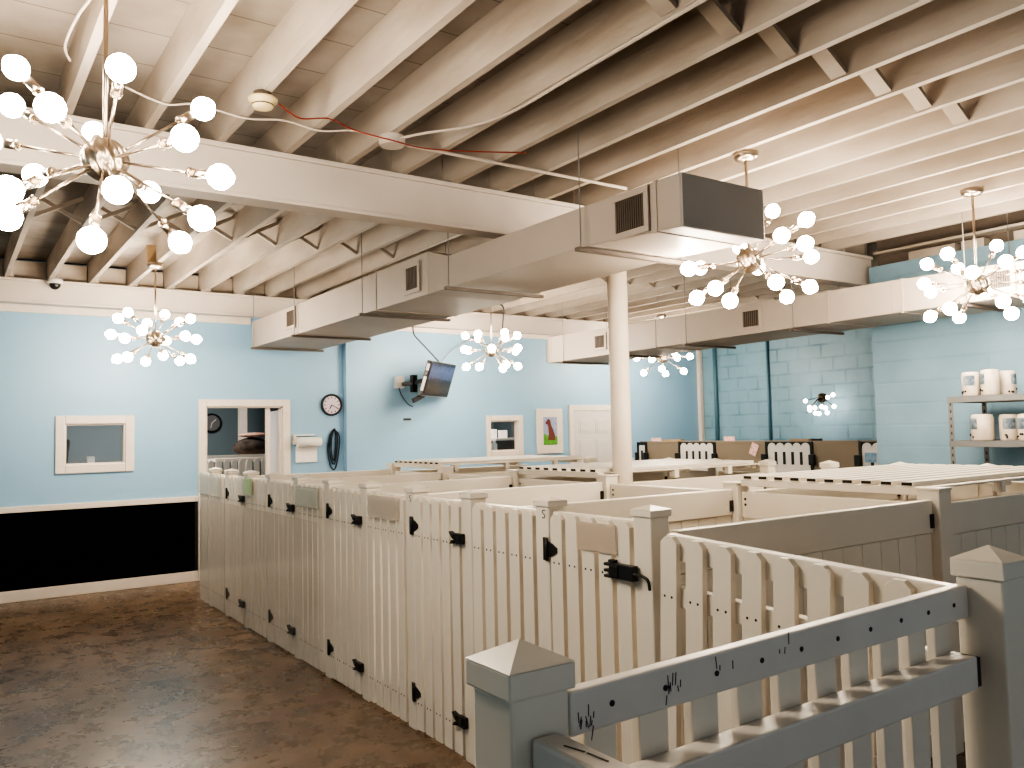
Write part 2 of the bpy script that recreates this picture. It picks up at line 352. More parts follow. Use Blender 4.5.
# doorway 1
d = thing('door_1', 'doorway with white casing and a half seen white door leaf', 'doorway'); d['kind'] = 'structure'
m = MB(); a, b, z = D1
m.box(a - .092, a, W - .03, W, 0, z + .085).box(b, b + .095, W - .03, W, 0, z + .085).box(a, b, W - .03, W, z, z + .085)
struct('door_casing', m, 'trim', d, .004)
m = MB(); m.box(a, a + .015, W, W + .10, 0, z).box(b - .015, b, W, W + .10, 0, z).box(a, b, W, W + .10, z - .015, z)
struct('door_jamb', m, 'trim', d)
m = MB(); m.obox((b + .092, W + .52, 1.0), (.04, .78, 1.98), Matrix.Rotation(math.radians(-9.5), 3, 'Z'))
o = struct('door_leaf', m, 'door', d)
struct('door_stop', MB().box(b - .185, b - .135, W + .05, W + .10, 0, z - .015), 'trim', d)
# six panel door 2
d = thing('door_2', 'closed white six panel door with white casing', 'door'); d['kind'] = 'structure'
a, b, z = D2
m = MB(); m.box(a - .085, a, W2 - .03, W2, 0, z + .09).box(b, b + .085, W2 - .03, W2, 0, z + .09).box(a, b, W2 - .03, W2, z, z + .09)
struct('door_casing', m, 'trim', d, .004)
m = MB(); m.box(a + .005, b - .005, W2 - .012, W2 - .002, .01, z - .005)
struct('door_leaf', m, 'door', d)
for i, (x0, x1) in enumerate(((a + .1, a + .36), (a + .44, a + .70))):
    for z0, z1 in ((.15, .75), (.85, 1.50), (1.60, 1.83)):
        m = MB(); m.box(x0, x1, W2 - .018, W2 - .012, z0, z1); m.box(x0 + .03, x1 - .03, W2 - .024, W2 - .018, z0 + .03, z1 - .03)
        struct('door_panel', m, 'door', d, .004)
struct('door_handle', MB().sphere((b - .06, W2 - .05, 1.0), .03).cyl((b - .06, W2 - .05, 1.0), (b - .06, W2 - .012, 1.0), .012), 'nickel', d)
# windows
def window(n, rect, y, fr, lab):
    d = thing('window_%d' % n, lab, 'window'); d['kind'] = 'structure'
    x0, x1, z0, z1 = rect; f = fr
    m = MB()
    m.box(x0 - f, x0, y - .028, y, z0 - f, z1 + f).box(x1, x1 + f, y - .028, y, z0 - f, z1 + f)
    m.box(x0, x1, y - .028, y, z1, z1 + f).box(x0, x1, y - .028, y, z0 - f, z0)
    struct('window_frame', m, 'trim', d, .008)
    m = MB(); t = .014
    d2 = .085
    m.box(x0, x0 + t, y, y + d2, z0, z1).box(x1 - t, x1, y, y + d2, z0, z1).box(x0 + t, x1 - t, y, y + d2, z1 - t, z1).box(x0 + t, x1 - t, y, y + d2, z0, z0 + t)
    struct('window_reveal', m, 'trim', d)
    struct('window_pane', MB().box(x0 + t, x1 - t, y + .07, y + .076, z0 + t, z1 - t), 'glass', d)
    return d
window(1, WN1, W, .093, 'white framed service window over the black wainscot')
window(2, WN2, W2, .078, 'small white framed window beside the dog painting')

# beams
def ibeam(name, y0, z0, z1, xa, xb, th=.16):
    m = MB(); m.box(xa, xb, y0 + .02, y0 + th - .02, z0 + .025, z1 - .03).box(xa, xb, y0, y0 + th, z0, z0 + .025).box(xa, xb, y0, y0 + th, z1 - .03, z1)
    return struct(name, m, 'beam', None, .004)
ibeam('ceiling_beam', 4.76, 3.05, 3.358, XL, 7.80)
ibeam('ceiling_beam', 9.86, 3.105, 3.358, XL, XF)
# joists
nearj = MB().box(-.021, .021, YN, 4.90, 3.36, ZD).done('joist_near', 'joist')
farj = MB().box(-.021, .021, 4.93, 10.02, 3.36, ZD).done('joist_far', 'joist')
JX = [.515 + .391 * k for k in range(-7, 27)]
for x in JX:
    if x < 7.55:
        o = link('ceiling_joist', nearj, loc=(x, 0, 0)); o['kind'] = 'structure'
    if XL < x < 10.9:
        o = link('ceiling_joist', farj, loc=(x + .01, 0, 0)); o['kind'] = 'structure'
blk = MB().bar((.024, 2.34, 3.575), (.367, 2.34, 3.378), .085, .025, up=(0, 0, 1)).done('joist_block', 'joist')
for x in JX[2:18]:
    if x + .39 < 7.55: o = link('ceiling_beam_blocking', blk, loc=(x, 0, 0)); o['kind'] = 'structure'
br = MB().bar((.022, 7.22, 3.39), (.369, 7.22, 3.575), .03, .03).bar((.022, 7.26, 3.575), (.369, 7.26, 3.39), .03, .03).done('joist_bridging', 'joist')
eb = MB().box(.022, .06, 9.78, 9.83, 3.36, 3.59).box(.022, .36, 9.98, 10.01, 3.37, 3.56).done('joist_end_block', 'joist')
for x in JX:
    if x < 10.5:
        o = link('ceiling_beam_bridging', br, loc=(x + .01, 0, 0)); o['kind'] = 'structure'
        o = link('ceiling_beam_end_block', eb, loc=(x + .01, 0, 0)); o['kind'] = 'structure'
# wall plate above the duct on the right wall
m = MB()
for y0, y1 in ((-3, -1.4), (-1.2, .9), (1.2, 2.3), (2.42, 2.6), (2.62, 3.35), (3.6, 3.8), (3.86, 4.3)): m.box(XP + .03, XP + .14, y0, y1, 3.217, 3.30)
m.box(XP + .0, XP + .14, YN, 4.65, 3.335, 3.358)
struct('trim_4', m, 'joist')
# round column
struct('support_column', MB().cyl((4.37, 4.84, 0), (4.37, 4.84, 3.05), .078, n=32), 'column')
# recess wall conduits
struct('trim_5', MB().box(10.86, 10.93, 9.96, 10.03, 0, 3.2), 'trim')
tag(obj('wall_conduit', MB().cyl((10.91, 9.66, 1.0), (10.91, 9.66, 3.3), .034, n=10), 'blue_dark'), 'wide dark blue painted pipe up the block wall by the corner', 'pipe')
tag(obj('wall_conduit', MB().cyl((10.92, 8.57, 1.0), (10.92, 8.57, 3.3), .022, n=10), 'blue_dark'), 'thin dark blue pipe up the middle of the block wall', 'pipe')

# ---------------------------------------------------------------- ducts
def vent(parent, x, y0, y1, z0, z1, nsl=11):
    v = MB(); f = .035
    v.box(x - .012, x, y0, y1, z1 - f, z1).box(x - .012, x, y0, y1, z0, z0 + f).box(x - .012, x, y0, y0 + f, z0 + f, z1 - f).box(x - .012, x, y1 - f, y1, z0 + f, z1 - f)
    o = obj('vent_frame', v, 'duct', parent, .003)
    obj('cavity_shade', MB().box(x - .004, x - .001, y0 + f, y1 - f, z0 + f, z1 - f), 'hollow_dark', o)  # flat dark sheet standing in for the shade behind the slats
    s = MB(); n = nsl; w = (y1 - y0 - 2 * f) / n
    for i in range(n):
        yy = y0 + f + (i + .5) * w
        s.box(x - .011, x - .004, yy - w * .22, yy + w * .22, z0 + f, z1 - f)
    obj('vent_slats', s, 'duct_dark', o)
def duct(lab, secs, bars, vents, end):
    t = thing('air_duct', lab, 'duct')
    m = MB()
    for i, (A, B) in enumerate(zip(secs, secs[1:])):
        ya, a0, a1, az0, az1 = A; yb, b0, b1, bz0, bz1 = B
        m.hexa([(b0, yb, bz0), (b1, yb, bz0), (a1, ya, az0), (a0, ya, az0)], [(b0, yb, bz1), (b1, yb, bz1), (a1, ya, az1), (a0, ya, az1)])
    obj('duct_body', m, 'duct', t, .006)
    for y, s in end[1]:
        i = [k for k in range(len(secs) - 1) if secs[k][0] >= y >= secs[k + 1][0]][0]
        A, B = secs[i], secs[i + 1]; u = (A[0] - y) / (A[0] - B[0]); x0, x1, z0, z1 = [A[k] * (1 - u) + B[k] * u for k in range(1, 5)]
        q = MB().box(x0 - .006, x0, y - .012, y + .012, z0, z1).box(x0 - .006, x1 + .006, y - .012, y + .012, z0 - .006, z0).box(x0, x1, y - .012, y + .012, z1, z1 + .006)
        obj('duct_seam', q, 'duct', t)
    if end[0]:
        y, x0, x1, z0, z1 = secs[-1]
        obj('duct_end_cap', MB().box(x0, x1, y - .012, y, z0, z1), 'duct_end', t, .008)
    for y, x0, x1, z in bars:
        b = obj('hanger_bar', MB().box(x0, x1, y - .02, y + .02, z - .03, z - .008), 'duct_dark' if not end[0] else 'duct_dark', t)
        for x in (x0 + .03, x1 - .03): obj('hanger_wire', MB().cyl((x, y, z - .01), (x, y, 3.56), .004, n=6), 'grey_wire', b)
    for v in vents: vent(t, *v)
    return t
duct('long stepped air duct with a flat grey end, in front of the column',
     [(9.84, 3.03, 3.84, 2.72, 3.03), (5.48, 3.03, 3.82, 2.715, 3.045), (5.22, 3.055, 3.80, 2.725, 2.965), (3.60, 3.05, 3.76, 2.715, 2.955), (2.87, 3.035, 3.665, 2.665, 2.942)],
     [(9.70, 2.98, 3.87, 2.72), (8.33, 2.98, 3.87, 2.72), (6.57, 2.95, 3.85, 2.715), (5.12, 2.97, 3.84, 2.72), (3.62, 2.97, 3.85, 2.71)],
     [(3.028, 8.33, 8.63, 2.79, 3.02, 7), (3.028, 5.60, 5.86, 2.755, 3.0, 8), (3.032, 3.09, 3.38, 2.69, 2.935, 13)], (True, [(8.28, 0), (6.4, 0), (3.05, 0)]))
duct('straight air duct along the block wall, behind the round column',
     [(9.25, 6.98, 7.52, 2.62, 2.86), (8.95, 6.80, 7.54, 2.575, 2.93), (4.0, 6.80, 7.54, 2.61, 2.90), (0.6, 6.80, 7.54, 2.63, 2.84)],
     [(8.6, 6.75, 7.58, 2.575), (7.6, 6.75, 7.58, 2.585), (6.40, 6.75, 7.58, 2.59), (5.0, 6.75, 7.58, 2.60), (3.35, 6.75, 7.58, 2.61)],
     [(6.798, 7.75, 8.0, 2.65, 2.87, 7), (6.798, 5.38, 5.65, 2.64, 2.87, 8), (6.798, 2.98, 3.22, 2.66, 2.86, 10)], (False, [(8.9, 0), (6.9, 0), (4.62, 0), (3.9, 0)]))

# ---------------------------------------------------------------- chandeliers
rodM = {}
bulb_me = None
def bulb_mesh(r, mname):
    m = MB(); m.lathe([(.3 * r, -1.02 * r), (.42 * r, -.9 * r), (.72 * r, -.68 * r), (.95 * r, -.3 * r), (r, .02 * r), (.94 * r, .36 * r), (.72 * r, .70 * r), (.4 * r, .92 * r), (.02, r)], n=16)
    return m.done('bulb', mname)
BULB = bulb_mesh(.0455, 'bulb')
SOCK = MB().cyl((0, 0, -.070), (0, 0, .004), .0175, n=12).cyl((0, 0, -.077), (0, 0, -.069), .020, n=12).cyl((0, 0, -.088), (0, 0, -.075), .009, n=10).done('bulb_socket', 'nickel')
def chandelier(lab, hub, R, dirs, canopy_z=3.36):
    t = thing('sputnik_chandelier', lab, 'chandelier', hub, 0, 'starburst chandeliers')
    hr = .080
    prof = [(.004, -hr * 1.02), (.02, -hr)] + [(hr * math.cos(a), hr * math.sin(a)) for a in [math.radians(q) for q in range(-72, 78, 9)]] + [(.02, hr), (.004, hr * 1.02)]
    m = MB().lathe(prof, n=72, flute=.05, nfl=12); obj('hub', m, 'nickel_hub', t)
    obj('rod', MB().cyl((0, 0, hr * .9), (0, 0, canopy_z - hub[2]), .009, n=10), 'nickel', t)
    h = canopy_z - hub[2]
    obj('canopy', MB().lathe([(.02, h - .055), (.06, h - .045), (.075, h - .03), (.078, h - .001)], n=24), 'nickel', t)
    me = MB().cyl((0, 0, .07), (0, 0, R - .125), .0052, n=8).done('arm', 'nickel')
    for dx in dirs:
        d = Vector(dx).normalized(); q = d.to_track_quat('Z', 'Y')
        a = link('arm', me, t); a.rotation_mode = 'QUATERNION'; a.rotation_quaternion = q
        s = link('socket', SOCK, a, (0, 0, R - .045)); b = link('bulb', BULB, a, (0, 0, R))
    return t
CH = [
 ('large nearest starburst chandelier of round bulbs, hanging over the aisle', (.475, 3.27, 2.68), .467, [(-0.58,0.35,0.73),(-0.59,0.61,0.52),(-0.46,-0.89,0.02),(-0.04,-0.93,0.37),(0.04,0.87,0.50),(0.78,0.14,0.62),(0.38,-0.92,-0.04),(0.69,-0.69,-0.21),(-0.40,0.91,0.06),(-0.67,-0.56,-0.48),(-0.67,-0.40,-0.63),(-0.05,-0.88,-0.47),(0.49,0.87,0.04),(0.57,-0.63,-0.53),(0.69,0.57,-0.46),(-0.17,-0.61,-0.78),(-0.75,0.63,0.21)]),
 ('starburst chandelier of round bulbs hanging before the wall above the service window', (1.679, 8.466, 2.623), .43, [(-0.46,0.61,0.65),(-0.83,-0.42,0.36),(0.00,0.89,0.46),(-0.44,-0.89,0.07),(0.34,0.67,0.66),(0.65,0.58,0.49),(0.81,0.24,0.53),(-0.95,-0.31,0.02),(-0.74,-0.67,-0.09),(0.42,0.90,0.07),(0.43,-0.90,-0.01),(0.71,-0.70,-0.05),(-0.68,0.60,-0.42),(-0.67,-0.57,-0.48),(-0.03,0.90,-0.43),(0.35,0.89,-0.28),(0.66,0.62,-0.42),(0.60,-0.63,-0.48)]),
 ('starburst chandelier of round bulbs just beside the wall mounted television', (5.65, 8.613, 2.673), .40, [(-0.55,0.66,0.51),(-0.78,-0.45,0.43),(0.06,0.88,0.47),(-0.10,-0.88,0.46),(0.79,0.39,0.47),(0.40,-0.82,0.40),(-0.55,-0.84,-0.03),(-1.00,-0.02,-0.01),(-0.25,0.96,0.08),(0.34,-0.94,-0.00),(0.99,0.12,0.02),(-0.83,0.18,-0.52),(-0.72,-0.40,-0.56),(-0.11,-0.77,-0.62),(0.82,0.42,-0.38),(0.51,-0.68,-0.53)]),
 ('starburst chandelier of round bulbs partly behind the grey duct end', (4.105, 3.324, 2.685), .4325, [(0.60,0.03,0.80),(0.06,-0.92,0.39),(-0.44,-0.89,0.12),(-0.09,-1.00,0.03),(0.93,-0.36,0.08),(-0.94,0.29,-0.16),(0.07,0.99,0.07),(-0.77,0.31,-0.55),(-0.86,-0.11,-0.49),(-0.71,-0.22,-0.67),(0.62,0.68,0.39),(0.85,0.53,0.06),(-0.43,-0.77,-0.48),(0.89,0.06,-0.45),(0.85,-0.37,-0.37)]),
 ('starburst chandelier of round bulbs above the grey steel shelf', (6.20, 2.982, 2.657), .425, [(0.03,0.86,0.50),(-0.90,0.01,0.43),(0.64,0.63,0.44),(-0.92,-0.38,0.05),(0.68,-0.04,0.73),(-0.62,-0.76,0.19),(0.11,0.98,0.17),(0.29,0.96,0.03),(0.10,0.89,-0.44),(-0.88,0.03,-0.48),(0.62,0.64,-0.46),(0.95,0.30,-0.02),(-0.59,-0.67,-0.44),(-0.37,-0.69,-0.62),(0.71,-0.46,0.54),(0.78,-0.56,0.27),(0.84,-0.53,0.03),(-0.14,-0.90,-0.42)]),
 ('starburst chandelier half hidden under the straight duct beside the column', (8.889, 8.881, 2.71), .411, [(-0.43,0.90,0.05),(-0.92,-0.38,-0.12),(-0.13,0.86,-0.49),(-0.65,-0.60,-0.46),(0.66,0.54,-0.53),(0.95,0.29,0.14),(-0.24,-0.97,-0.09),(0.51,-0.86,-0.01),(0.22,-0.81,-0.54),(-0.84,-0.09,0.53),(0.55,0.36,0.75),(0.02,-0.93,0.37),(0.53,0.76,0.38)]),
]
for c in CH: chandelier(*c)
# small bronze wall light on the block wall
t = thing('wall_light', 'small bronze starburst wall light on the blue block wall', 'light', (10.95, 7.60, 2.06))
obj('backplate', MB().cyl((-.03, 0, 0), (0.002, 0, 0), .07, n=20).sphere((-.05, 0, .02), .045), 'bronze', t)
SB = MB().sphere((0, 0, 0), .031, 12).done('bulb', 'bulb_small')
for q in [(-.22, .32, -.04), (-.25, .22, -.14), (-.2, .25, -.18), (-.33, .06, -.15), (-.33, .05, -.23), (-.3, .0, -.24), (-.33, -.08, -.14), (-.33, -.15, -.16), (-.25, -.13, -.23), (-.15, -.09, .0), (-.22, -.24, .03), (-.25, -.27, -.14)]:
    q = Vector((q[0] * .8, q[1] * .85 - .09, q[2])); e = Vector((-.06, 0, .02))
    a = obj('arm', MB().cyl(e, q, .006, n=6), 'bronze', t)
    link('bulb', SB, a, q)

# ---------------------------------------------------------------- fence kit
def post_mesh(w, z, zc=None):
    return MB().box(-w / 2, w / 2, -w / 2, w / 2, 0, z).done('post', 'vinyl')
def cap_mesh(c, z0, z1, za):
    m = MB(); h = c / 2
    m.box(-h, h, -h, h, z0, z1)
    v = [m.bm.verts.new((x, y, z1 + .0005)) for x, y in ((-h, -h), (h, -h), (h, h), (-h, h))]; ap = m.bm.verts.new((0, 0, za))
    for i in range(4): m.bm.faces.new((v[i], v[(i + 1) % 4], ap))
    return m.done('cap', 'vinyl')
P_ME = post_mesh(.098, 1.322); C_ME = cap_mesh(.113, 1.322, 1.348, 1.366)
def post(lab, x, y, grp, z=None, rz=0, cap=True, slim=False):
    t = thing('fence_post', lab, 'post', (x, y, 0), rz, grp)
    if z is None: link('post_body', P_ME, t, bevel=.006); link('post_cap', C_ME, t, bevel=.004)
    elif slim:
        link('post_body', post_mesh(.098, z), t, bevel=.006); link('post_cap', cap_mesh(.113, z, z + .038, z + .060), t, bevel=.004)
    else:
        link('post_body', post_mesh(.118, z), t, bevel=.006)
        if cap: link('post_cap', cap_mesh(.136, z, z + .045, z + .08), t, bevel=.004)
        else: link('post_cap', MB().box(-.064, .064, -.064, .064, z, z + .012).done('cap', 'vinyl'), t, bevel=.003)
    return t
def picket_mesh(w, z0, z1, screws=(1.12, .20), t=.024, style='dog'):
    m = MB(); c = .024 if style == 'dog' else w * .42
    dz = .022 if style == 'dog' else .04
    m.prism([(-w / 2, z0), (w / 2, z0), (w / 2, z1 - dz), (w / 2 - c, z1), (-w / 2 + c, z1), (-w / 2, z1 - dz)], -t, 0)
    for z in screws:
        for x in (-w * .22, w * .22): m.cyl((x, -t - .0015, z), (x, -t + .001, z), .0052, n=8, mi=1)
    return m.done('picket', ['vinyl', 'screw'])
PK = {}
def panel(name, lab, cat, p0, p1, n, z1=1.300, grp=None, pw=.080, rails=((1.215, 1.302), (1.045, 1.125), (.12, .205)), z0=.02, hinge=False, latch=False, dip=0.0, style='dog', skip=(), rail_t=.04, deep=None, r0=.001):
    """p0 -> p1 runs with the picket side on its right hand (local -y)."""
    dx, dy = p1[0] - p0[0], p1[1] - p0[1]; L = math.hypot(dx, dy)
    t = thing(name, lab, cat, (p0[0], p0[1], 0), math.atan2(dy, dx), grp)
    if dip: t.rotation_euler = (0, dip, math.atan2(dy, dx))
    key = (round(pw, 3), z0, round(z1, 3), style)
    if key not in PK: PK[key] = picket_mesh(pw, z0, z1 - .004, ((rails[1][0] + rails[1][1]) / 2, (rails[2][0] + rails[2][1]) / 2), style=style)
    pitch = L / n
    for i in range(n):
        if i in skip: continue
        link('picket', PK[key], t, ((i + .5) * pitch, 0, 0), bevel=.003)
    for k, (za, zb) in enumerate(rails):
        obj('rail', MB().box(r0, L - .001, .0005, rail_t if not (deep and k == 1) else deep, za, zb), 'vinyl', t, .004)
    if hinge:      # at local x=0 side: plate and tapering strap
        for z in (1.14, .215):
            h = MB().box(-.034, -.006, -.030, -.022, z - .05, z + .05)
            h.prism([(-.004, z - .034), (.03, z - .026), (.062, z - .010), (.062, z + .010), (.03, z + .026), (-.004, z + .034)], -.030, -.022)
            h.cyl((-.005, -.032, z - .05), (-.005, -.032, z + .05), .007, n=8)
            obj('hinge', h, 'hard', t)
    if latch:      # at local x=L side
        for z in (1.118, .20):
            h = MB().box(L - .03, L + .045, -.046, -.023, z - .028, z + .024)
            h.prism([(L - .075, z + .030), (L - .03, z + .018), (L - .03, z - .006), (L - .048, z + .002)], -.05, -.024)
            h.prism([(L - .070, z - .034), (L - .05, z - .014), (L - .03, z - .010), (L - .03, z - .028)], -.05, -.024)
            h.cyl((L + .012, -.052, z), (L + .012, -.044, z), .014, n=10)
            obj('latch', h, 'hard', t)
    return t

# aisle fence
AX = 2.222          # picket back plane of the aisle fence
YS = [2.34, 2.98, 3.63, 4.25, 4.88, 5.49, 6.10, 6.73, 7.35, 7.95, 8.51]
for i, y in enumerate(YS):
    t = post('white capped aisle fence post, %s from the near corner' % ORD[i], AX + .030, y, 'posts of the aisle fence')
    if i in (1, 3):
        s = tube('pen_mark', [(AX - .020, y - .005 - q[0] * .022, 1.288 + q[1] * .02) for q in ((.9, .9), (.3, .95), (.0, .5), (.5, .1), (.9, -.3), (.5, -.8), (.0, -.6))], .002, 'screw')
        s.parent = t; s.matrix_parent_inverse = Matrix.Translation(t.location).inverted()
pen = ['nearest', 'second', 'third', 'fourth', 'fifth']
for k in range(5):
    yl, yh, yn = YS[2 * k], YS[2 * k + 1], YS[2 * k + 2]
    panel('pen_gate', 'white picket gate with black latches closing the %s aisle pen' % pen[k], 'gate', (AX, yh - .053), (AX, yl + .053), 5, grp='gates along the aisle', hinge=True, latch=(k > 0))
    panel('picket_panel', 'fixed white picket panel beyond the gate of the %s aisle pen' % pen[k], 'fence', (AX, yn - .053), (AX, yh + .053), 5, grp='fixed panels along the aisle')
panel('picket_panel', 'last fixed white picket panel by the doorway end of the aisle', 'fence', (AX, 8.90), (AX, 8.563), 4, grp='fixed panels along the aisle')
# the heavy latch with a pull tail on the corner post
t = thing('gate_latch', 'black gate latch with a dangling pull tail on the corner post', 'latch', (AX - .026, 2.42, 1.105))
m = MB().box(-.03, -.0, -.06, .075, -.028, .030).box(-.036, -.03, .02, .07, -.02, .022)
for z in (-.03, -.008, .016): m.box(-.028, -.004, .075, .11, z, z + .012)
m.box(-.026, -.004, .05, .085, .03, .042)
obj('latch_body', m, 'hard', t, .003)
o = tube('pull_tail', [(-.02, -.05, .0), (-.03, -.09, .004), (-.035, -.13, .0), (-.035, -.15, -.012), (-.03, -.152, -.045)], .006, 'hard'); o.parent = t
# panel from the corner post to the near right post
wp = panel('picket_panel', 'worn white picket panel joining the corner post and near right post', 'fence', (AX - .003, 2.312), (AX - .003, 1.178), 9, z1=1.270, pw=.080,
      rails=((1.178, 1.270), (1.010, 1.085), (.12, .205)), dip=math.radians(2.5), style='dog', r0=.03, skip=(8,))
obj('stain', MB().box(.675, .735, -.0235, -.0222, 1.205, 1.258), 'stain', wp)
# near fence in front of the camera
post('grey shaded capped post nearest the camera, at the aisle corner', .817, 1.178, 'posts of the near fence', z=1.226)
post('grey shaded capped post at the right end of the near fence', 2.258, 1.094, 'posts of the near fence', z=1.256)
t = thing('near_fence', 'weathered picket fence rail section in shade between the two near posts', 'fence', (.878, 1.132, 0))
L = 1.315
obj('top_rail', MB().hexa([(0, -.013, 1.142), (L, -.013, 1.153), (L, .020, 1.153), (0, .020, 1.142)], [(0, -.013, 1.218), (L, -.013, 1.237), (L, .020, 1.237), (0, .020, 1.218)]), 'vinyl2', t, .005)
obj('lower_rail', MB().hexa([(0, -.054, .975), (L - .05, -.054, .990), (L - .05, .020, .990), (0, .020, .975)], [(0, -.054, 1.058), (L - .05, -.054, 1.073), (L - .05, .020, 1.066), (0, .020, 1.052)]), 'vinyl2', t, .006)
obj('rail_bracket', MB().box(L - .049, L - .030, -.050, .018, .995, 1.066), 'hard', t)
obj('bottom_rail', MB().box(0, L, -.03, .020, .12, .205), 'vinyl2', t, .005)
pkm = picket_mesh(.075, .03, 1.205, (), style='dog')
PX = [.97, 1.10, 1.238, 1.372, 1.500, 1.628, 1.753, 1.879, 1.999, 2.12]
for x in PX: link('picket', pkm, t, (x - .878, .043, 0), bevel=.003)
SCR = MB().cyl((0, -.0145, 0), (0, -.012, 0), .0056, n=10).done('screw', 'screw')
for i, x in enumerate(PX): link('screw', SCR, t, (x - .878, 0, 1.182 + i * .0014))
sc = MB(); rs = random.Random(3)
for x, z, n in ((.031, 1.172, 7), (.235, 1.186, 6), (.21, 1.168, 3), (.055, 1.152, 3), (.56, 1.205, 3), (.385, 1.196, 3)):
    for j in range(n):
        xx = x + rs.uniform(-.027, .027); zz = z + rs.uniform(-.012, .012); a = rs.uniform(-.6, .6); l = rs.uniform(.004, .012)
        sc.bar((xx, -.0136, zz - l), (xx + l * math.sin(a), -.0136, zz + l), .0016, .001)
obj('scratch_marks', sc, 'screw', t)
# rail that runs back from the near post
t = thing('fence_rail', 'plain pale rail running toward the camera from the nearest post', 'rail', (.818, 1.117, 0))
obj('rail', MB().box(-.027, .030, -1.6, -.002, 1.03, 1.163), 'vinyl2', t, .008)
obj('scratch_marks', MB().bar((-.004, -.06, 1.1636), (.006, -.10, 1.1636), .003, .001).bar((.006, -.105, 1.1636), (.010, -.15, 1.1636), .003, .001), 'screw', t)
# fence carrying on to the right of the near right post
t = thing('near_fence', 'shaded picket fence section running on past the near right post', 'fence', (2.329, 1.11, 0))
L = 1.478
obj('top_rail', MB().box(0, L, -.013, .020, 1.165, 1.250), 'vinyl2', t, .005)
obj('lower_rail', MB().box(0, L, -.05, .020, .99, 1.07), 'vinyl2', t, .005)
obj('bottom_rail', MB().box(0, L, -.03, .020, .12, .205), 'vinyl2', t, .005)
for i in range(10): link('picket', pkm, t, (.09 + i * .14, .043, .01), bevel=.003)
for i in range(10): link('screw', SCR, t, (.03 + i * .14, 0, 1.215))
post('grey shaded capped post far along the right near fence', 3.88, 1.11, 'posts of the near fence', z=1.256)

# solid dividers
def solid(lab, p0, p1, z1, grp, bracket=(1,), thick=.045, name='divider_panel', zr=.165):
    dx, dy = p1[0] - p0[0], p1[1] - p0[1]; L = math.hypot(dx, dy)
    t = thing(name, lab, 'panel', (p0[0], p0[1], 0), math.atan2(dy, dx), grp)
    obj('top_rail', MB().box(0, L, -thick / 2, thick / 2, z1 - zr, z1), 'vinyl', t, .006)
    n = max(2, round(L / .155)); m = MB(); w = L / n
    for i in range(n): m.box(i * w + .002, (i + 1) * w - .002, -.012, .012, .13, z1 - zr - .003)
    obj('boards', m, 'vinyl', t, .003)
    obj('bottom_rail', MB().box(0, L, -thick / 2, thick / 2, .02, .13), 'vinyl', t, .004)
    for s in bracket:
        x = L if s else 0
        obj('rail_bracket', MB().box(x - .03 if s else 0, x + .002 if s else .03, -thick / 2 - .006, -thick / 2 - .0005, z1 - .14, z1 - .07), 'hard', t)
    return t
SX = 4.20; RX = 6.10
SPY = [2.29, 3.58, 4.83, 6.05, 7.30, 8.46]
spz = [1.325, 1.305, 1.312, 1.318, 1.322, 1.33]
for i, y in enumerate(SPY):
    post('flat topped white post on the middle fence line, %s from the camera' % ORD[i], SX, y, 'posts of the middle fence line', z=spz[i] - .012, cap=False)
    solid('solid white divider, %s across the aisle pens from the camera' % ORD[i], (AX + .105, y), (SX - .062, y), 1.262 if i else 1.265, 'dividers across the aisle pens')
    solid('solid white divider, %s across the covered pens from the camera' % ORD[i], (SX + .062, y), (RX - .062, y), 1.24, 'dividers across the covered pens')
for i in range(5):
    t = solid('solid white panel on the middle fence line, %s pen from the camera' % ORD[i], (SX, SPY[i + 1] - .062), (SX, SPY[i] + .062), 1.245, 'panels of the middle fence line', bracket=())
    s = MB(); L = SPY[i + 1] - SPY[i] - .124
    for z in (1.20, 1.165): s.cyl((.03, -.0245, z), (.03, -.0215, z), .009, n=8)
    obj('screw_heads', s, 'screw', t)
RYS = [2.29, 2.93, 3.58, 4.20, 4.83, 5.44, 6.05, 6.68, 7.30]
for i, y in enumerate(RYS):
    post('white capped post on the far side of the covered pens, %s from the camera' % ORD[i], RX, y, 'posts behind the covered pens', z=1.30, slim=True)
for i in range(8):
    solid('solid white panel behind the covered pens, %s from the camera' % ORD[i], (RX, RYS[i + 1] - .062), (RX, RYS[i] + .062), 1.24, 'panels behind the covered pens', bracket=())
# slatted covers
def cover(lab, y0, y1, zs):
    t = thing('pen_cover', lab, 'cover', (0, 0, 0), 0, 'slatted pen covers')
    n = round((y1 - y0) / .118); w = (y1 - y0) / n
    me = MB().box(SX - .032, RX - .075, -.036, .036, zs, zs + .024).box(SX - .0335, SX - .0321, -.029, .029, zs + .004, zs + .020, 1).done('slat', ['vinyl', 'hollow_dark'])  # dark end patch paints the shade inside the hollow slat
    for i in range(n): link('slat', me, t, (0, y0 + (i + .5) * w, 0), .003)
    for x in (SX + .0, SX + .95, RX - .105):
        obj('cover_rail', MB().box(x - .03, x + .03, y0 + .0, y1, zs - .045, zs - .0005), 'vinyl', t, .004)
    # front beam with its open end drawn as a dark block
    m = MB().box(SX + .09, RX - .075, y0 - .05, y0 - .005, zs - .012, zs - .0005)
    for q in (.12, .75, 1.4): m.box(SX + q, SX + q + .05, y0 - .05, y0 - .005, zs - .075, zs - .012)
    obj('front_rail', m, 'vinyl', t, .003)
    obj('rail_end_shade', MB().box(SX + .067, SX + .10, y0 - .056, y0 - .051, zs - .055, zs - .012), 'hard', t)  # black block painted as shade inside the hollow rail end
    return t
cover('slatted white cover over the nearest covered pen', 2.357, 3.514, 1.326)
cover('slatted white cover over the pen just behind the round column', 4.897, 5.984, 1.326)
cover('slatted white cover over the pen closest to the blue wall', 7.367, 8.394, 1.336)
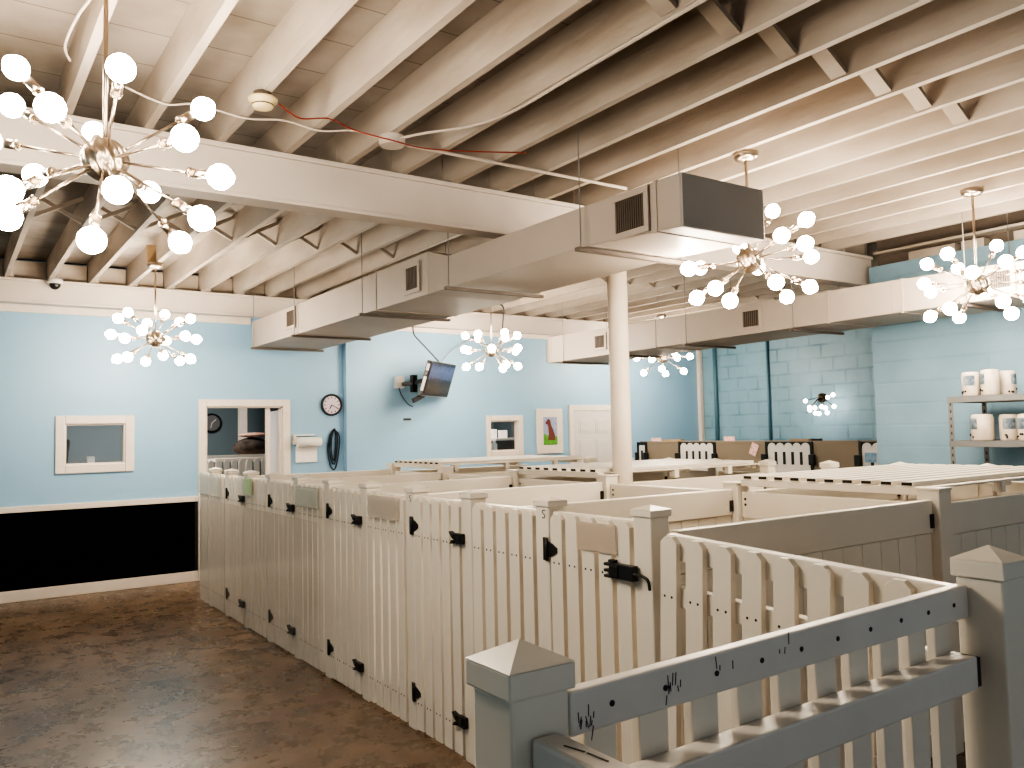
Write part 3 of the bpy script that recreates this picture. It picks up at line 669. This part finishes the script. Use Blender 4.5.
# items in and on the aisle fence
def holder(lab, y0, y1, z0, z1, m1, insert=None):
    t = thing('document_holder', lab, 'holder', (AX - .0245, y0, z0), 0)
    L, H = y1 - y0, z1 - z0; k = MB()
    k.box(-.030, -.027, 0, L, 0, H).box(-.003, 0, 0, L, 0, H).box(-.027, -.003, 0, L, 0, .003).box(-.027, -.003, 0, .003, .003, H).box(-.027, -.003, L - .003, L, .003, H)
    obj('pocket', k, m1, t)
    if insert: obj('card', MB().box(-.016, -.012, .02, L - .02, .005, H * .9), insert, t)
    return t
holder('clear plastic bin hung on the fence, largest and nearest of the aisle holders', 4.36, 4.74, 1.155, 1.285, 'clear2')
holder('clear plastic holder with pale mint papers hung on the aisle fence', 5.60, 6.02, 1.14, 1.29, 'clear', 'mint')
holder('clear plastic holder with a green card hung on the aisle fence', 7.10, 7.36, 1.16, 1.315, 'clear', 'green')
holder('clear plastic holder with faded paper at the doorway end of the fence', 8.10, 8.85, 1.10, 1.31, 'clear', None)
t = thing('document_holder', 'stained brown plastic sleeve on the nearest pen gate', 'holder', (AX - .0245, 2.475, 1.165), 0)
obj('pocket', MB().box(-.010, -.007, 0, .245, 0, .115).box(-.007, .000, 0, .245, 0, .003), 'tan_clear', t)
obj('card', MB().box(-.006, -.002, .01, .235, .005, .105), 'stain', t)
tag(obj('plastic_sheet', MB().box(AX - .078, AX - .075, 5.5, 8.88, .02, 1.06), 'sheet'), 'clear plastic sheet covering the far pickets of the aisle fence', 'sheet')

# ---------------------------------------------------------------- kennel row at the far right
KX = 9.40
def kennel(lab, y0, y1):
    t = thing('partition_board', lab, 'partition', (KX, y0, 0), 0, 'taupe kennel partitions')
    L = y1 - y0
    obj('board', MB().box(0, .03, 0, L, .02, 1.405), 'brown', t); obj('top_strip', MB().box(-.004, .034, 0, L, 1.405, 1.447), 'brown', t, .004)
    return t
def toy_gate(lab, y0, y1, sticker=None):
    t = thing('plastic_gate', lab, 'gate', (KX, y0, 0), 0, 'white plastic gates in black frames')
    L = y1 - y0
    m = MB().box(-.02, .03, 0, .04, .02, 1.435).box(-.02, .03, L - .04, L, .02, 1.435).box(-.005, .03, .04, L - .04, 1.36, 1.435).box(.022, .030, .04, L - .04, .02, 1.36)
    obj('gate_frame', m, 'black_plastic', t, .006)
    n = max(2, round((L - .09) / .132)); w = (L - .09) / n; sl = MB()
    for i in range(n):
        c = .045 + (i + .5) * w; r = w * .499
        poly = [(c - r, .08)] + [(c - r * math.cos(a), 1.355 + r * math.sin(a)) for a in [PI * q / 10 for q in range(11)]] + [(c + r, .08)]
        A = [sl.bm.verts.new((-.015, y, z)) for y, z in poly]; B = [sl.bm.verts.new((.01, y, z)) for y, z in poly]
        sl.bm.faces.new(A); sl.bm.faces.new(B[::-1])
        for j in range(len(poly)): sl.bm.faces.new((A[j], B[j], B[(j + 1) % len(poly)], A[(j + 1) % len(poly)]))
    for z in (.3, .62, .96, 1.25):
        for i in range(1, n): sl.box(-.017, -.0155, .045 + i * w - .022, .045 + i * w + .022, z - .12, z + .05, 1) if i not in (0,) else None
    obj('picket_board', sl, ['toy_white', 'black_plastic'], t)
    for y in (.0, L): obj('gate_latch', MB().box(-.06, -.018, y - .045, y + .045, 1.13, 1.27), 'black_plastic', t, .01)
    if sticker: obj('sticker', MB().box(-.019, -.0165, L - .24, L - .08, 1.18, 1.30), 'label_sky', t)
    return t
gy = [(9.84, 10.0), (8.29, 9.05), (6.66, 7.42), (5.05, 5.82)]
toy_gate('white plastic gate in black frame beside the round column', 9.80, 10.02)
toy_gate('white plastic gate in black frame, second along the kennel row from the column', 8.36, 9.10)
toy_gate('white plastic gate in black frame, third along the kennel row from the column', 6.70, 7.46)
toy_gate('white plastic gate in black frame with a blue sticker, by the wall end', 5.28, 6.04, True)
kennel('taupe kennel partition between the column and the second gate', 9.10, 9.80)
kennel('taupe kennel partition between the second and third plastic gates', 7.46, 8.36)
kennel('taupe kennel partition between the third and stickered plastic gates', 6.04, 6.70)
tag(obj('kennel_ledge', MB().box(KX + .033, KX + .30, 5.2, 10.0, 1.40, 1.447), 'brown'), 'long taupe ledge running along the top of the kennel row', 'ledge')
def card(lab, y, z, w, h, tilt, m, x=KX - .02, cat='card'):
    o = obj('paper_card', MB().obox((0, 0, 0), (.008, w, h), Matrix.Rotation(math.radians(tilt), 3, 'X')), m); o.location = (x, y, z); return tag(o, lab, cat)
card('pink card standing on the partition ledge nearest the column', 9.64, 1.475, .22, .055, 0, 'pink', KX + .05)
card('pink card standing on the partition ledge between the plastic gates', 8.14, 1.48, .20, .065, 0, 'pink', KX + .05)
card('tilted pink and white card hung on the taupe partition front', 7.66, 1.33, .12, .17, 25, 'pink', KX - .005)
tag(obj('cardboard_sheet', MB().box(KX + .04, KX + .13, 9.10, 9.50, 1.4475, 1.475), 'cardboard'), 'tan cardboard strip on the kennel ledge beside the pink card near the column', 'cardboard')
tag(obj('cardboard_sheet', MB().box(KX + .05, KX + .14, 6.80, 7.10, 1.4475, 1.47), 'cardboard'), 'tan cardboard strip on the ledge above the third plastic gate', 'cardboard')
tag(obj('black_clip', MB().box(KX + .05, KX + .09, 6.62, 6.76, 1.4475, 1.475), 'black_plastic', bevel=.003), 'small black clip on the kennel ledge', 'clip')

# ---------------------------------------------------------------- steel shelf with tubs
t = thing('steel_shelf', 'grey steel shelving unit against the blue right wall', 'shelf', (6.89, 2.0, 0))
for (x, y) in ((0, 1.6), (.56, 1.6), (0, .0), (.56, 0)):
    m = MB().box(x, x + .04, y - .003, y, 0, 1.865).box(x, x + .003, y - .04, y - .003, 0, 1.865)
    for k in range(30): m.box(x - .001, x, y - .026, y - .014, .05 + k * .06, .075 + k * .06, 1)
    obj('upright', m, ['steel', 'screw'], t)
for z in (.35, .9, 1.45, 1.815):
    m = MB().box(0, .60, -.02, 1.6, z + .035, z + .05).box(-.004, .0, -.02, 1.6, z, z + .05).box(.60, .604, -.02, 1.6, z, z + .05).box(0, .6, 1.6, 1.604, z, z + .05)
    obj('shelf_board', m, 'steel', t)
def tub(lab, x, y, z, r, h, rot, strip=True):
    t = thing('wipes_tub', lab, 'tub', (x, y, z), rot, 'cream plastic tubs on the steel shelf')
    prof = [(r * .9, 0), (r, .01), (r, h * .86), (r * .93, h * .92), (r * .93, h * .97), (r * .5, h)]
    obj('tub_body', MB().lathe(prof, n=24), 'jug', t)
    m = MB(); n = 8; A = []
    for i in range(n + 1):
        a = -.75 + 1.3 * i / n; A.append((m.bm.verts.new((-(r + .002) * math.cos(a), (r + .002) * math.sin(a), h * .42)), m.bm.verts.new((-(r + .002) * math.cos(a), (r + .002) * math.sin(a), h * .84))))
    for i in range(n): m.bm.faces.new((A[i][0], A[i + 1][0], A[i + 1][1], A[i][1]))
    obj('label_patch', m, 'label_blue' if strip else 'jug', t)
    m = MB(); rr = random.Random(int(y * 100))
    for k in range(4):
        a = rr.uniform(-.4, .9); zz = .02 + rr.uniform(0, .03); m.sphere((-(r + .001) * math.cos(a), (r + .001) * math.sin(a), zz), .009, 8)
    obj('print_marks', m, 'screw', t)
    return t
tub('cream tub with a dark label, leftmost on the top shelf', 7.00, 3.46, 1.866, .068, .20, .15)
tub('cream tub second from the left on the top shelf', 7.00, 3.305, 1.866, .070, .21, -.9)
tub('cream tub behind, at the right of the top shelf group', 7.16, 3.25, 1.866, .066, .20, 1.4)
tub('cream tub leftmost on the lower shelf', 6.99, 3.38, 1.501, .085, .215, -.75)
tub('cream tub with a dark label, second on the lower shelf', 7.05, 3.20, 1.501, .072, .21, .3)
tub('cream tub in the middle of the lower shelf', 6.99, 3.03, 1.501, .078, .21, -.55)
tub('cream tub rightmost in view on the lower shelf', 7.02, 2.84, 1.501, .078, .215, .2)

# ---------------------------------------------------------------- things on the back wall
t = thing('wall_clock', 'round black rimmed clock with pale face high by the wall corner', 'clock', (4.14, W, 2.05))
RX90 = Matrix.Rotation(PI / 2, 3, 'X')
obj('clock_rim', MB().lathe([(.115, .0), (.142, .0), (.142, .035), (.13, .045), (.118, .035), (.115, .02)], R=RX90, n=40), 'black_plastic', t)
obj('clock_face', MB().cyl((0, 0, 0), (0, -.024, 0), .117, n=40), 'clock_face', t)
m = MB()
for k in range(12):
    a = k * PI / 6; m.obox((.095 * math.sin(a), -.025, .095 * math.cos(a)), (.010, .003, .024), Matrix.Rotation(a, 3, 'Y'))
obj('hour_marks', m, 'screw', t)
obj('clock_hands', MB().bar((0, -.028, 0), (.085, -.028, -.045), .003, .009).bar((0, -.028, 0), (-.03, -.028, -.052), .003, .012), 'screw', t)
t = thing('paper_towel_holder', 'white paper towel roll on a wall holder beside the doorway', 'towel holder', (3.70, W, 1.60))
obj('holder_arm', MB().box(-.06, .20, -.05, 0, .06, .075).box(-.075, -.055, -.09, 0, -.05, .075).cyl((-.07, -.085, -.02), (.28, -.085, -.02), .012), 'trim', t)
obj('towel_roll', MB().cyl((-.05, -.085, -.02), (.26, -.085, -.02), .062, n=24), 'paper', t)
obj('hanging_sheet', MB().box(-.045, .235, -.028, -.025, -.275, -.02), 'paper', t)
t = thing('dog_leash', 'dark navy dog leashes looped on a wall hook below the clock', 'leash', (4.16, W, 1.70))
obj('hook', MB().cyl((0, .003, .02), (0, -.05, .02), .012).sphere((0, -.055, .03), .018), 'hard', t)
for k, (w, l) in enumerate(((.05, .40), (.075, .47), (.03, .36))):
    tube('leash_loop', [(0, -.04, .03), (w, -.03, -.05), (w * .9, -.02, -l * .6), (w * .3, -.02, -l), (-w * .5, -.02, -l * .95), (-w, -.02, -l * .55), (-w * .7, -.03, -.05), (0, -.04, .03)], .009, 'leash', t)
# white cabinet with papers against the wall
t = thing('white_cabinet', 'low white cabinet against the blue wall behind the pens', 'cabinet', (4.45, 9.55, 0))
obj('cabinet_body', MB().box(0, 1.5, 0, .44, 0, 1.09), 'vinyl', t); obj('cabinet_top', MB().box(-.02, 1.52, -.02, .46, 1.09, 1.12), 'vinyl', t, .004)
tag(obj('paper_stack', MB().box(4.5, 4.85, 9.6, 9.85, 1.121, 1.14), 'paper'), 'white papers lying on the low cabinet', 'papers')
tag(obj('black_remote', MB().box(5.05, 5.28, 9.58, 9.64, 1.121, 1.145), 'black_plastic', bevel=.004), 'small black remote on the low cabinet', 'remote')

# television
t = thing('television', 'flat television showing a blue picture, tilted on a wall arm', 'television')
yaw, tl = math.radians(36), math.radians(18)
n = Vector((math.sin(yaw), -math.cos(yaw), 0)); wx = Vector((math.cos(yaw), math.sin(yaw), 0))
up = Vector((0, 0, 1)) * math.cos(tl) + n * math.sin(tl); nn = wx.cross(up)  # facing
Rt = Matrix((wx, -nn, up)).transposed()
C = Vector((5.434, 9.55, 2.359))
tv = link('tv_case', MB().box(-.40, .40, .0, .07, -.23, .23).done('tv_case', 'black_plastic'), t, bevel=.012); tv.matrix_local = Matrix.Translation(C) @ Rt.to_4x4()
o = link('screen', MB().box(-.365, .365, -.003, .0, -.19, .205).done('screen', 'screen'), tv)
o = link('edge_highlights', MB().box(-.404, -.401, .01, .05, .10, .19).box(-.404, -.401, .01, .05, -.17, .02).box(-.39, .39, .01, .06, -.234, -.231).done('edge_highlights', 'toy_white'), tv)  # white strips painted as highlights along the case edges
obj('wall_bracket', MB().box(4.99, 5.12, 9.96, W2 + .003, 2.27, 2.43).cyl((5.04, 9.92, 2.37), (5.04, 9.97, 2.37), .05), 'toy_white', t, .01)
b0 = C + wx * -.1 - nn * .09
obj('mount_arm', MB().bar((5.07, 9.94, 2.32), (5.21, 9.86, 2.33), .06, .05).bar((5.21, 9.86, 2.33), b0, .05, .05).box(5.17, 5.24, 9.82, 9.90, 2.21, 2.44).obox(b0, (.2, .04, .2), Rt), 'black_plastic', t, .004)
obj('tv_stand_stub', MB().bar(C - up * .23 - wx * .28 - nn * .04, C - up * .33 - wx * .42 - nn * .10, .03, .06), 'black_plastic', t)
tag(tube('tv_cable', [(5.20, 9.85, 3.12), (5.21, 9.84, 2.99), (5.28, 9.80, 2.89), (5.38, 9.72, 2.75), (5.47, 9.62, 2.60)], .010, 'dark_wire'), 'dark cable drooping from the beam to the television top', 'cable')
tag(tube('tv_cable', [(5.50, 9.64, 2.60), (5.8, 9.85, 2.80), (6.3, 9.98, 3.05)], .007, 'grey_wire'), 'grey cable rising right from the television to the crown board', 'cable')
tube('power_cord', [(5.05, 9.99, 2.27), (5.09, 9.99, 2.17), (5.18, 9.99, 2.06), (5.25, 9.98, 2.02)], .008, 'dark_wire', t)
tag(obj('wall_outlet', MB().box(5.13, 5.24, W2 - .012, W2, 1.835, 1.865), 'dark_wire'), 'small dark slot plate on the wall under the television', 'outlet')
tag(tube('hanging_cord', [(5.95, 9.20, 3.58), (6.02, 9.1, 3.38), (6.10, 9.0, 3.30), (6.08, 9.0, 3.0), (6.06, 9.0, 2.45)], .010, 'dark_wire'), 'dark cord with plug hanging behind the television chandelier', 'cord')

# painting
t = thing('framed_painting', 'white matted painting of a reddish dog on green grass', 'picture', (7.592, W2, 1.647))
m = MB().box(-.247, .247, -.03, 0, -.338, .338); obj('picture_frame', m, 'trim', t, .008)
m = MB().box(-.13, .13, -.034, -.0305, -.205, .215)
obj('canvas', m, 'art_sky', t)
obj('painted_grass', MB().prism([(-.13, -.205), (.13, -.205), (.13, -.09), (.05, -.05), (-.04, -.07), (-.13, -.03)], -.036, -.0342), 'art_grass', t)
obj('painted_dog', MB().prism([(-.06, .17), (-.03, .19), (.0, .16), (.01, .10), (.05, .02), (.08, -.06), (.085, -.13), (.06, -.14), (-.03, -.135), (-.055, -.12), (-.03, -.04), (-.04, .06), (-.05, .10), (-.09, .11), (-.095, .13)], -.038, -.0362), 'art_dog', t)

# ---------------------------------------------------------------- ceiling bits
t = thing('smoke_detector', 'yellowed smoke detector under a joist beside the large beam', 'smoke detector', (1.285, 3.98, 3.36))
obj('mount_box', MB().cyl((0, 0, -.025), (0, 0, .002), .045, n=20), 'duct_dark', t)
obj('detector_body', MB().lathe([(.02, -.082), (.044, -.077), (.052, -.066), (.054, -.048), (.070, -.043), (.072, -.028), (.045, -.022)], n=32), 'ivory', t)
obj('sensor_slots', MB().lathe([(.0455, -.0745), (.0532, -.064), (.0540, -.060)], n=24), 'screw', t)
t = thing('junction_box', 'white painted round junction box on the joist by the beam', 'junction box', (2.10, 4.20, 3.36))
obj('box_body', MB().cyl((0, 0, -.045), (0, 0, .002), .075, n=16), 'beam', t, .004)
obj('box_cover', MB().cyl((0, 0, -.053), (0, 0, -.045), .068, n=16), 'white_pipe', t)
tag(tube('red_cable', [(1.37, 3.985, 3.325), (1.5, 4.05, 3.30), (1.688, 4.12, 3.358), (1.85, 4.16, 3.36 - .02), (2.06, 4.10, 3.30), (2.3, 4.17, 3.32), (2.6, 4.15, 3.35), (2.9, 4.0, 3.35)], .004, 'red_wire'), 'thin red cable from the smoke detector past the junction box', 'cable')
tag(tube('white_cable', [(.72, 4.35, 3.40), (.9, 4.33, 3.345), (1.05, 4.32, 3.37), (1.3, 4.31, 3.345), (1.5, 4.3, 3.37), (1.7, 4.28, 3.345), (1.88, 4.22, 3.36), (2.04, 4.20, 3.335)], .0055, 'white_pipe'), 'white cable draped under joists from the chandelier to the junction box', 'cable')
tag(tube('white_conduit', [(2.17, 4.21, 3.335), (2.4, 4.22, 3.338), (3.92, 4.215, 3.338)], .011, 'white_pipe'), 'straight white conduit crossing under the joists to the duct', 'conduit')
tag(tube('white_conduit', [(2.12, 4.13, 3.335), (2.20, 4.03, 3.345), (2.44, 3.6, 3.345), (2.45, 2.6, 3.345), (2.45, -1.0, 3.345)], .008, 'white_pipe'), 'long white conduit following one joist from the junction box', 'conduit')
tag(tube('white_cable', [(.50, 2.6, 3.5), (.48, 3.0, 3.42), (.47, 3.4, 3.40), (.43, 3.7, 3.39), (.415, 3.95, 3.37), (.45, 4.1, 3.37)], .006, 'white_pipe'), 'loose white cable sagging beside a joist above the large chandelier', 'cable')
t = thing('security_camera', 'small white dome security camera on the far wall beam', 'security camera', (.955, 9.80, 3.36))
obj('camera_base', MB().cyl((0, 0, -.05), (0, 0, .0), .075, n=24).cyl((0, 0, 0), (0, .03, .04), .03), 'toy_white', t)
obj('camera_dome', MB().sphere((0, 0, -.055), .055, 18), 'black_plastic', t)
tag(obj('rafter_bracket', MB().box(1.60, 1.68, 8.44, 8.50, 3.362, 3.53), 'cardboard'), 'small tan wood block holding the chandelier above the service window', 'block')

# ---------------------------------------------------------------- seen through doorway and windows
t = thing('wall_clock', 'dark rimmed clock on the grey wall seen through the doorway', 'clock', (3.80, 14.6, 1.912))
obj('clock_rim', MB().lathe([(.13, .0), (.165, .0), (.165, .03), (.15, .04), (.13, .02)], R=RX90, n=32), 'black_plastic', t)
obj('clock_face', MB().cyl((0, 0, 0), (0, -.026, 0), .133, n=32), 'steel', t)
obj('clock_hands', MB().bar((0, -.03, 0), (.07, -.03, .06), .003, .012).bar((0, -.03, 0), (-.02, -.03, -.09), .003, .01), 'toy_white', t)
tag(obj('white_pole', MB().box(4.08, 4.20, 13.9, 14.02, 0, 2.9), 'trim'), 'square white pole standing in the room beyond the doorway', 'pole')
t = thing('picket_panel', 'low white picket pen seen through the doorway', 'fence', (2.9, 12.4, 0))
for k in range(16): link('picket', PK[list(PK)[0]], t, (.1 + k * .11, 0, .03))
obj('rail', MB().box(0, 1.8, .0, .04, 1.355, 1.40), 'vinyl', t)
o = obj('dog_bed', MB().sphere((0, 0, 0), .30, 24, sc=(.95, .7, .50)), 'dog_bed'); o.location = (3.92, 12.75, 1.500); tag(o, 'round black plush dog bed piled on the pen beyond the doorway', 'dog bed')
o = obj('folded_blanket', MB().sphere((0, 0, 0), .24, 20, sc=(1.0, .7, .16)), 'rug_red'); o.location = (3.95, 12.75, 1.688); tag(o, 'reddish folded blanket on top of the black dog bed', 'blanket')
tag(obj('storage_table', MB().box(3.3, 4.7, 12.46, 13.1, 1.30, 1.35).box(3.32, 3.38, 12.5, 12.56, 0, 1.30).box(4.62, 4.68, 12.5, 12.56, 0, 1.30).box(3.32, 3.38, 13.0, 13.06, 0, 1.30).box(4.62, 4.68, 13.0, 13.06, 0, 1.30), 'trim'), 'pale stand under the black dog bed beyond the doorway', 'stand')
tag(obj('office_counter', MB().box(.4, 2.4, 10.9, 11.4, 1.345, 1.38).box(.42, .46, 10.92, 11.38, 0, 1.345).box(2.34, 2.38, 10.92, 11.38, 0, 1.345), 'trim'), 'white counter top behind the service window', 'counter')
tag(obj('white_box', MB().box(1.42, 1.50, 10.95, 11.05, 1.381, 1.465), 'paper', bevel=.004), 'small white box on the counter behind the service window', 'box')
m = MB().obox((1.13, 11.7, 1.42), (.34, .07, .56), Matrix.Rotation(.1, 3, 'Y')); o = obj('office_chair', m, 'black_plastic', bevel=.05)
t2 = thing('office_chair', 'black office chair back at the left of the service window', 'chair', (0, 0, 0)); o.name = 'backrest'; o.parent = t2
obj('chair_stem', MB().cyl((1.13, 11.75, .06), (1.13, 11.75, .55), .03).box(.9, 1.36, 11.55, 11.98, .5, .58), 'black_plastic', t2)
obj('chair_base', MB().bar((.85, 11.75, .04), (1.41, 11.75, .04), .05, .05).bar((1.13, 11.47, .04), (1.13, 12.03, .04), .05, .05), 'black_plastic', t2)
t = thing('brown_cabinet', 'brown cabinet seen through the small window by the painting', 'cabinet', (7.93, 12.0, 0))
obj('cabinet_body', MB().box(0, 1.3, 0, .5, 0, 1.50), 'desk_brown', t); obj('cabinet_top', MB().box(-.03, 1.33, -.03, .52, 1.50, 1.54), 'jug', t)
tag(obj('photo_frame', MB().box(7.97, 8.08, 12.2, 12.23, 1.541, 1.70), 'paper', bevel=.004), 'white picture frame on the brown cabinet, left one', 'frame')
tag(obj('photo_frame', MB().box(8.12, 8.30, 12.2, 12.23, 1.541, 1.68), 'paper', bevel=.004), 'wider white picture frame on the brown cabinet, right one', 'frame')
tag(obj('white_jug', MB().lathe([(.04, 0), (.048, .01), (.048, .10), (.025, .13), (.02, .15)], c=(7.13, 10.85, 1.359), n=18), 'paper'), 'white jug just inside the small window by the painting', 'jug')
tag(obj('window_counter', MB().box(6.3, 7.6, 10.5, 11.1, 1.30, 1.358).box(6.32, 6.38, 10.55, 11.05, 0, 1.30).box(7.52, 7.58, 10.55, 11.05, 0, 1.30), 'desk_brown'), 'brown counter under the small window by the painting', 'counter')

# ---------------------------------------------------------------- light
def area(name, loc, size, power, col, rot=(0, 0, 0)):
    l = bpy.data.lights.new(name, 'AREA'); l.size = size; l.energy = power; l.color = col
    o = bpy.data.objects.new(name, l); COL.objects.link(o); o.location = loc; o.rotation_euler = rot; return o
area('office_fill_light', (2.5, 12.4, 2.95), .8, 80, (1, .93, .85))  # unseen area lamps added to brighten the rooms behind the back wall
area('office_fill_light', (7.4, 12.0, 2.95), .8, 80, (1, .93, .85))
w = bpy.data.worlds.new('world'); SC.world = w; w.use_nodes = True
bg = w.node_tree.nodes['Background']; bg.inputs[0].default_value = (0.62, 0.70, 0.745, 1); bg.inputs[1].default_value = 0.50
SC.view_settings.view_transform = 'AgX'; SC.view_settings.look = 'AgX - High Contrast'; SC.view_settings.exposure = 0.62
SC.cycles.use_denoising = True; SC.cycles.max_bounces = 10; SC.cycles.diffuse_bounces = 5; SC.cycles.transparent_max_bounces = 12
SC.cycles.sample_clamp_indirect = 6
